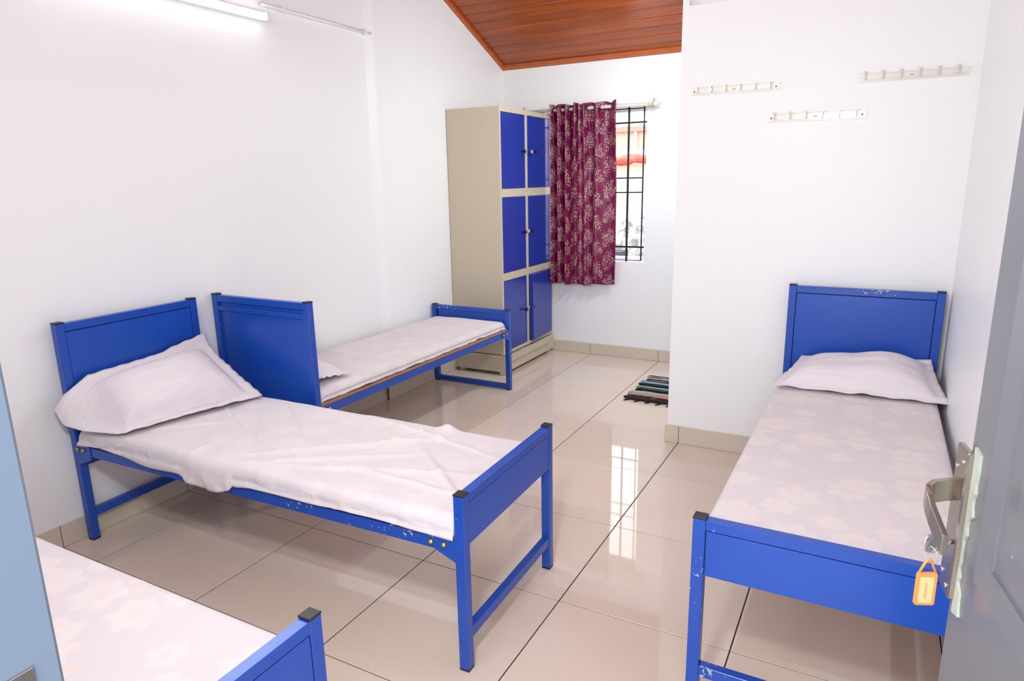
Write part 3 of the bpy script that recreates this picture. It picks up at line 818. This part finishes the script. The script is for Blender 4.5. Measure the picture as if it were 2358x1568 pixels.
P4 = tag(pillow('pillow', (2.45, 2.15, .60), (2.94, 2.15, .63), (2.37, 1.85, .545), (2.985, 1.87, .545), .075, .03, .14, .5275, None, 0.01, 9.0, shape=lambda u, v: .022 * math.exp(-((v - .35) / .4) ** 2), ymax=2.18, mat='pillow_cotton_b'), 'plump white pillow on the bed under the wall hooks', 'pillow', 'white pillows')
P3 = tag(pillow('pillow', (-.17, .93, .56), (-.17, 1.22, .53), (.31, .93, .56), (.31, 1.18, .53), .06, .02, .16, .523, None, 0.0, 5.0), 'white pillow behind the tall headboard that stands mid-room', 'pillow', 'white pillows')

# ------------------------------------------------------------------ hook rails on the partition wall
def hook_rail(x0, z0, x1, z1, label, dark):
    L = math.hypot(x1 - x0, z1 - z0); a = math.atan2(z1 - z0, x1 - x0)
    r = tag(empty('hook_rail', ((x0 + x1) / 2, YP, (z0 + z1) / 2)), label, 'hook rail'); r.rotation_euler = (0, -a, 0)
    box('back_plate', -L / 2, L / 2, -.004, 0, -.019, .019, 'rail_plastic', r, .001)
    box('ledge', -L / 2 + .006, L / 2 - .006, -.007, -.004, -.016, -.011, 'rail_plastic', r, .001)
    box('rim', -L / 2 + .03, L / 2 - .03, -.0055, -.004, -.006, .015, 'rail_plastic', r, .0006)
    hm = CACHE.get('hook')
    if hm is None:
        bm = bmesh.new()
        add_box(bm, -.0022, .0022, -.008, 0, -.012, .014); add_box(bm, -.0022, .0022, -.024, -.006, -.012, -.008); add_box(bm, -.0022, .0022, -.026, -.022, -.012, .02); add_box(bm, -.009, .009, -.0275, -.0225, .018, .022)
        add_box(bm, -.0022, .0022, -.024, -.004, .010, .014)
        hm = bm_mesh(bm, 'hook'); CACHE['hook'] = hm
    for k in range(6):
        link('hook', hm, 'hook_clear', r, (-L / 2 + .032 + (L - .075) * k / 5, -.0045, .004))
    sm = lathe('screw', [(.0042, 0), (.0042, .0014), (.002, .002)], 10)
    for s in (-1, 1):
        o = link('screw', sm, 'screw_dark' if dark else 'pvc_white', r, (s * (L / 2 - .017), -.004, .0), (math.pi / 2, 0, 0))
    box('mark', -.01, .008, -.0062, -.0054, -.001, .004, 'mark_gold', r)
hook_rail(1.794, 1.906, 2.219, 1.903, 'cream hook rail on the partition, end next to its free corner', True)
hook_rail(2.173, 1.756, 2.602, 1.752, 'cream hook rail mounted lowest of the three', True)
hook_rail(2.551, 1.909, 2.983, 1.907, 'cream hook rail with pale screws, next to the right wall corner', False)

# ------------------------------------------------------------------ tube light and conduit
tl = tag(empty('tube_light', (XL, 0.785, 2.335)), 'lit tube light batten high on the long white wall', 'tube light')
box('batten', 0, .03, -.61, .60, -.02, .022, 'pvc_white', tl, .003)
link('tube', tube_mesh('tube', [(.045, -.585, 0), (.045, 0, 0), (.045, .58, 0)], .014, 14), 'tube_glow', tl)
box('end_holder', .03, .062, .58, .60, -.02, .02, 'pvc_white', tl, .003)
box('end_holder', .03, .062, -.605, -.585, -.02, .02, 'pvc_white', tl, .003)
l = area_light('tube_light_glow', (.064, 0, 0), (1, 0, -.12), 0.03, 1.15, TUBE_POWER, TUBE_COL); l.parent = tl
l.rotation_euler = (math.pi / 2 - 0.15, 0, -math.pi / 2); l.data.size = 1.15; l.data.size_y = .03
# unseen twin fitting, added as fill light over the doorway wall
fill_tube_front = tag(empty('tube_light', (1.55, YF, 2.30)), 'unseen fill tube light added on the wall above the door', 'tube light')
box('batten', -.61, .60, 0, .03, -.02, .022, 'pvc_white', fill_tube_front, .003)
link('tube', tube_mesh('tube', [(-.585, .045, 0), (0, .045, 0), (.58, .045, 0)], .014, 14), 'tube_glow', fill_tube_front)
box('end_holder', .58, .60, .03, .062, -.02, .02, 'pvc_white', fill_tube_front, .003)
box('end_holder', -.605, -.585, .03, .062, -.02, .02, 'pvc_white', fill_tube_front, .003)
l = area_light('tube_light_glow', (0, .064, 0), (0, 1, 0), 1.15, 0.03, TUBE_POWER * 0.7, TUBE_COL); l.parent = fill_tube_front
l.rotation_euler = (math.pi / 2 - 0.3, 0, 0)

# unseen third fitting added to brighten the rear bay, on the partition side
fill_tube_rear = tag(empty('tube_light', (XP, 3.15, 2.30)), 'unseen fill tube light added high on the side of the partition block', 'tube light')
box('batten', -.03, 0, -.61, .60, -.02, .022, 'pvc_white', fill_tube_rear, .003)
link('tube', tube_mesh('tube', [(-.045, -.585, 0), (-.045, 0, 0), (-.045, .58, 0)], .014, 14), 'tube_glow', fill_tube_rear)
box('end_holder', -.062, -.03, .58, .60, -.02, .02, 'pvc_white', fill_tube_rear, .003)
box('end_holder', -.062, -.03, -.605, -.585, -.02, .02, 'pvc_white', fill_tube_rear, .003)
l = area_light('tube_light_glow', (-.064, 0, 0), (-1, 0, 0), 1.15, 0.03, TUBE_POWER * 1.6, TUBE_COL); l.parent = fill_tube_rear
l.rotation_euler = (math.pi / 2 - 0.8, 0, math.pi / 2 - 0.2)

cd = tag(empty('wire_conduit', (XL, 1.8, 2.40)), 'thin white wiring pipe clipped high on the long wall', 'pipe')
link('pipe', tube_mesh('pipe', [(.011, -.42, .0), (.011, 0, 0), (.011, .455, 0)], .010, 10), 'pvc_white', cd)
for y in (-.27, .40):
    box('clip', .0, .023, y - .008, y + .008, -.018, .018, 'pvc_white', cd, .002)

# ------------------------------------------------------------------ doorway: leaf, jamb, handle, key
jt = 0.045
jb = struct(empty('door_frame_1', (DX0, YF - TH / 2, 0)))
def J(o): o.location = Vector(o.location) - Vector(jb.location); return o
J(box('jamb', DX0 - .05, DX0, YF - TH - .02, YF + .012, 0, DZ, 'jamb_grey', jb, .003))
J(box('jamb', DX1 - .004, DX1 + .016, YF - TH - .02, YF + .01, 0, DZ, 'jamb_grey', jb, .003))
J(box('head', DX0, DX1, YF - TH - .02, YF + .012, DZ - .05, DZ, 'jamb_grey', jb, .003))
sp_ = J(box('strike_plate', DX0, DX0 + .0018, YF - .075, YF - .008, .94, 1.135, 'steel', jb, .0006))
box('strike_hole', .0004, .0014, -.012, .012, -.02, .02, 'seam_dark', sp_)

HX, HY, LW = 2.97, -1.14, 0.822
leaf_ang = math.atan2(.98539, -.170314)
dr = struct(empty('door_1', (HX, HY, 0.008), leaf_ang))
# local: x along the leaf from the hinge, y = +0 is the visible face, leaf thickness behind
LT = .036
def fbox(nm, x0, x1, y0, y1, z0, z1, mat, par=dr, bev=0.0015): return box(nm, x0, x1, y0, y1, z0, z1, mat, par, bev)
DH = 2.02
fbox('leaf', 0, LW, -LT, 0, 0, DH, 'door_grey', dr, .003)
for (z0, z1) in ((.972, 1.90), (.16, .80)):
    x0, x1 = .10, .724
    mw = .034
    for nm, pts in (('moulding', ((x0, z0), (x1, z0), (x1 - mw, z0 + mw), (x0 + mw, z0 + mw))), ('moulding', ((x0, z1), (x1, z1), (x1 - mw, z1 - mw), (x0 + mw, z1 - mw))),
                    ('moulding', ((x0, z0), (x0, z1), (x0 + mw, z1 - mw), (x0 + mw, z0 + mw))), ('moulding', ((x1, z0), (x1, z1), (x1 - mw, z1 - mw), (x1 - mw, z0 + mw)))):
        bm = bmesh.new(); cxy = (sum(p[0] for p in pts) / 4, sum(p[1] for p in pts) / 4)
        lo = [bm.verts.new((p[0], 0, p[1])) for p in pts]
        hi = [bm.verts.new((p[0] + (cxy[0] - p[0]) * .0, .009 if i < 2 else .003, p[1])) for i, p in enumerate(pts)]
        hi2 = []
        bm.faces.new(lo); bm.faces.new(hi[::-1])
        for i in range(4): bm.faces.new((lo[i], lo[(i + 1) % 4], hi[(i + 1) % 4], hi[i]))
        bmesh.ops.recalc_face_normals(bm, faces=bm.faces[:])
        link(nm, bm_mesh(bm, nm), 'door_grey', dr)
    fbox('raised_panel', x0 + mw + .05, x1 - mw - .05, 0, .008, z0 + mw + .05, z1 - mw - .05, 'door_grey', dr, .006)
# lock plate and lever
pl = empty('lock_plate_dummy', (0, 0, 0)); bpy.data.objects.remove(pl)
plate = fbox('lock_plate', .797, .842, .002, .011, .897, 1.115, 'steel', dr, .002)
jag = [(.800, .878), (.792, .880)] + [(.778 + .012 * nz(k * .9, 3.3, 1) + (.012 if 3 < k < 14 else 0.0), .885 + .235 * k / 22) for k in range(23)] + [(.800, 1.124)]
pp = prism('plaster_patch', jag, 'y', 0.0, .0035, 'chipped_plaster', dr)
sm = lathe('screw', [(.0035, 0), (.0035, .0012), (.0015, .002)], 10)
pcx, pcz = .8195, 1.006
for sx_, sz_ in ((-.010, .092), (.012, .078), (.012, -.082), (-.010, -.094)):
    link('screw', sm, 'steel_bright', plate, (sx_, .0045, sz_), (-math.pi / 2, 0, 0))
def strap(name, pts, wz, th, mat, par):
    """flat bar: centre-line points (x,y,z), height wz along z, thickness th"""
    bm = bmesh.new(); rings = []
    pts = [Vector(p) for p in pts]
    for i, p in enumerate(pts):
        d = (pts[min(i + 1, len(pts) - 1)] - pts[max(i - 1, 0)]); d.z = 0; d.normalize(); nrm = Vector((-d.y, d.x, 0)) * th / 2
        w_ = (wz[i] if isinstance(wz, list) else wz) / 2
        rings.append([bm.verts.new(p + nrm + Vector((0, 0, w_))), bm.verts.new(p + nrm - Vector((0, 0, w_))), bm.verts.new(p - nrm - Vector((0, 0, w_))), bm.verts.new(p - nrm + Vector((0, 0, w_)))])
    for A_, B_ in zip(rings, rings[1:]):
        for k in range(4): bm.faces.new((A_[k], A_[(k + 1) % 4], B_[(k + 1) % 4], B_[k]))
    bm.faces.new(rings[0][::-1]); bm.faces.new(rings[-1])
    bmesh.ops.recalc_face_normals(bm, faces=bm.faces[:]); bmesh.ops.bevel(bm, geom=bm.edges[:], offset=.0008, segments=1, affect='EDGES')
    return link(name, bm_mesh(bm, name), mat, par)
lv = strap('lever', [(.812, .011, 1.058), (.800, .03, 1.060), (.784, .050, 1.062), (.770, .059, 1.062), (.752, .061, 1.058), (.735, .060, 1.050), (.715, .057, 1.040), (.695, .054, 1.030)], [.032, .032, .032, .030, .028, .027, .027, .027], .007, 'steel', dr)

# key in the lock with an orange tag
def leafpt(s, off, z):
    ux, uy = math.cos(leaf_ang), math.sin(leaf_ang); nx, ny = -uy, ux
    return Vector((HX + ux * s + nx * off, HY + uy * s + ny * off, z))
ko = leafpt(.806, .011, .989)
key = tag(empty('key', ko, leaf_ang), 'shiny key left in the door lock under the lever', 'key')
link('shaft', tube_mesh('shaft', [(0, 0.0, 0), (-.010, .016, 0.001)], .0032, 10), 'steel_bright', key)
bow = lathe('bow', [(.0145, 0), (.0155, .0008), (.0155, .002), (.0145, .0028)], 24)
kb = link('bow', bow, 'steel_bright', key, (-.016, .027, .002), (0, math.pi / 2, math.radians(28)))
link('collar', tube_mesh('collar', [(-.007, .011, 0.001), (-.010, .016, .001)], .0055, 10), 'steel_bright', key)
ring = tag(link('key_ring', torus('key_ring', .012, .0009, 24, 6), 'steel_bright', None, leafpt(.792, .0395, .973), (math.pi / 2, .25, leaf_ang + .5)), 'small wire ring joining the key and the orange tag', 'ring')
tg = tag(empty('key_tag', leafpt(.793, .040, .893), 0.0), 'orange plastic key tag hanging from the door lock', 'key tag')
tg.rotation_euler = (0, 0, math.radians(24))
def rr_outline(w, h, r, n=4):
    pts = []
    for cx_, cz_, a0 in ((w / 2 - r, h / 2 - r, 0), (-w / 2 + r, h / 2 - r, 90), (-w / 2 + r, -h / 2 + r, 180), (w / 2 - r, -h / 2 + r, 270)):
        for k in range(n + 1):
            a = math.radians(a0 + 90 * k / n); pts.append((cx_ + r * math.cos(a), cz_ + r * math.sin(a)))
    return pts
prism('holder', [(x, z + .026) for x, z in rr_outline(.027, .050, .003)], 'y', -.002, .002, 'tag_orange', tg)
prism('paper_insert', [(x, z + .025) for x, z in rr_outline(.0185, .040, .001)], 'y', -.0026, -.0018, 'tag_paper', tg)
sq = [(-.001 + .002 * math.sin(k * 1.3), -.0028, .012 + .024 * k / 24) for k in range(25)]
link('pen_mark', tube_mesh('pen_mark', sq, .0004, 5), 'tag_ink', tg)
link('loop', tube_mesh('loop', [(-.0115, 0, .050), (-.0035, 0, .069), (0, 0, .0725), (.0035, 0, .069), (.0115, 0, .050)], .0018, 8), 'tag_orange', tg)

# ------------------------------------------------------------------ rag rug
rg = tag(empty('rag_rug', (1.50, 3.18, 0)), 'striped rag rug on the floor beside the partition', 'rug')
pal = [('rug_char', (52, 46, 48)), ('rug_blue', (126, 178, 210)), ('rug_navy', (28, 36, 52)), ('rug_coral', (246, 130, 104)), ('rug_grey', (168, 156, 150)), ('rug_mint', (136, 196, 178)), ('rug_brown', (38, 22, 20)), ('rug_peach', (214, 180, 164)), ('rug_olive', (84, 78, 74)), ('rug_mint', (136, 196, 178)), ('rug_navy', (28, 36, 52)), ('rug_char', (52, 46, 48)), ('rug_coral', (246, 130, 104)), ('rug_blue', (126, 178, 210)), ('rug_red', (104, 18, 16)), ('rug_peach', (214, 180, 164)), ('rug_olive', (84, 78, 74)), ('rug_mint', (136, 196, 178)), ('rug_navy', (28, 36, 52)), ('rug_peach', (196, 172, 164)), ('rug_char', (52, 46, 48))]
for nm, c_ in pal:
    if nm not in M: simple(nm, rgb(*c_), 0.9, 0, 0.1, 0.15, 60)
ytot0, ytot1 = 2.895, 3.50
wts = [1.5, .9, .9, .9, 1.2, 1.2, 1.4, .7, 1.2, 1.1, .8, 1.5, .5, 1.3, 1.1, .7, 1.1, 1.1, .9, .8, .8]
acc = 0; sw = sum(wts)
for k, ((nm, c_), w_) in enumerate(zip(pal, wts)):
    ya = ytot0 + (ytot1 - ytot0) * acc / sw; acc += w_; yb_ = ytot0 + (ytot1 - ytot0) * acc / sw
    ym, hw = (ya + yb_) / 2 - 3.18, (yb_ - ya) / 2 * 1.08
    xs0 = 1.262 - 1.50 + random.uniform(-.012, .02) + .0; npt = 14
    pts = [(xs0 + (1.722 - 1.5 - xs0) * i / npt, ym + .008 * nz(i * .6, k * 2.3, 1) - .035 * (i / npt) * 0.4, hw * .55 + .001) for i in range(npt + 1)]
    o = link('fabric_strip', tube_mesh('fabric_strip', pts, [hw * (.6 if i in (0, npt) else 1 + .18 * nz(i * .9, k, 5)) for i in range(npt + 1)], 8, True, .5), nm, rg)
for i in range(6):
    x = 1.262 - 1.5 + .035 + i * .075
    link('tassel', tube_mesh('tassel', [(x, 2.90 - 3.18 - .006 * i * .6, .006), (x - .012, 2.88 - 3.18 - .006 * i * .6, .005), (x - .028, 2.865 - 3.18 - .006 * i * .6, .004)], [.007, .006, .003], 6), 'rug_char', rg)

# ------------------------------------------------------------------ outside the window
og = struct(boxes('ground_outside', [(-8, 9, YB + TH, 16, -1.1, -1.0)], 'ground'))
cw = tag(boxes('compound_wall', [(-4, 4, 5.8, 5.95, -1.0, 1.10)], 'mossy_concrete'), 'weathered mossy concrete wall outside the window', 'wall')
tag(boxes('sill_slab', [(-1.2, .365, 5.4, 5.62, .63, .735), (-1.2, .6, 5.4, 5.62, -1.0, .63)], 'dark_sill'), 'dark slab standing outside below the mossy wall', 'slab')
tag(boxes('white_ledge', [(-1.5, 1.5, 5.0, 5.25, .40, .66), (-1.5, 1.5, 5.05, 5.2, -1.0, .40)], 'pvc_white'), 'white ledge just outside the window', 'ledge')
hs_ = tag(empty('cream_house', (0, 7.4, -1.0)), 'cream house with a red tiled roof edge and white gutter outside', 'house')
def Hh(o): o.location = Vector(o.location) - Vector(hs_.location); return o
Hh(boxes('wall', [(-4, 3, 7.0, 7.2, -1.0, 1.66)], 'house_cream', hs_))
Hh(box('gutter', -.16, 2.6, 6.78, 6.88, 1.645, 1.70, 'pvc_white', hs_, .01))
for r_ in range(2):
    for c_ in range(14):
        x = -3.0 + c_ * .32; y = 6.84 + r_ * .2; z = 1.66 + r_ * .03 + (x + .3) * .05
        Hh(link('roof_tile', CACHE.setdefault('rt', tube_mesh('roof_tile', [(0, -.11, 0), (0, .11, .055)], [.17, .15], 8, True, .22)), 'roof_red', hs_, (x, y, z)))
Hh(prism('roof_sheet', [(7.05, 1.70), (7.9, 1.86), (7.9, 1.84), (7.05, 1.68)], 'x', -4, 3, 'pvc_white', hs_))
hp = tag(empty('pink_house', (0, 9.0, -1.0)), 'pink house with a stained parapet and white drain pipe beyond', 'house')
def Hp(o): o.location = Vector(o.location) - Vector(hp.location); return o
Hp(boxes('wall', [(-6, 4, 8.5, 8.8, -1.0, 2.14)], 'house_pink', hp))
Hp(boxes('parapet', [(-6, 4, 8.42, 8.8, 2.14, 2.215)], 'parapet_grey', hp))
Hp(link('drain_pipe', tube_mesh('drain_pipe', [(-.50, 8.45, -1.0), (-.50, 8.45, 1.0), (-.50, 8.45, 2.2)], .022, 10), 'pvc_white', hp))
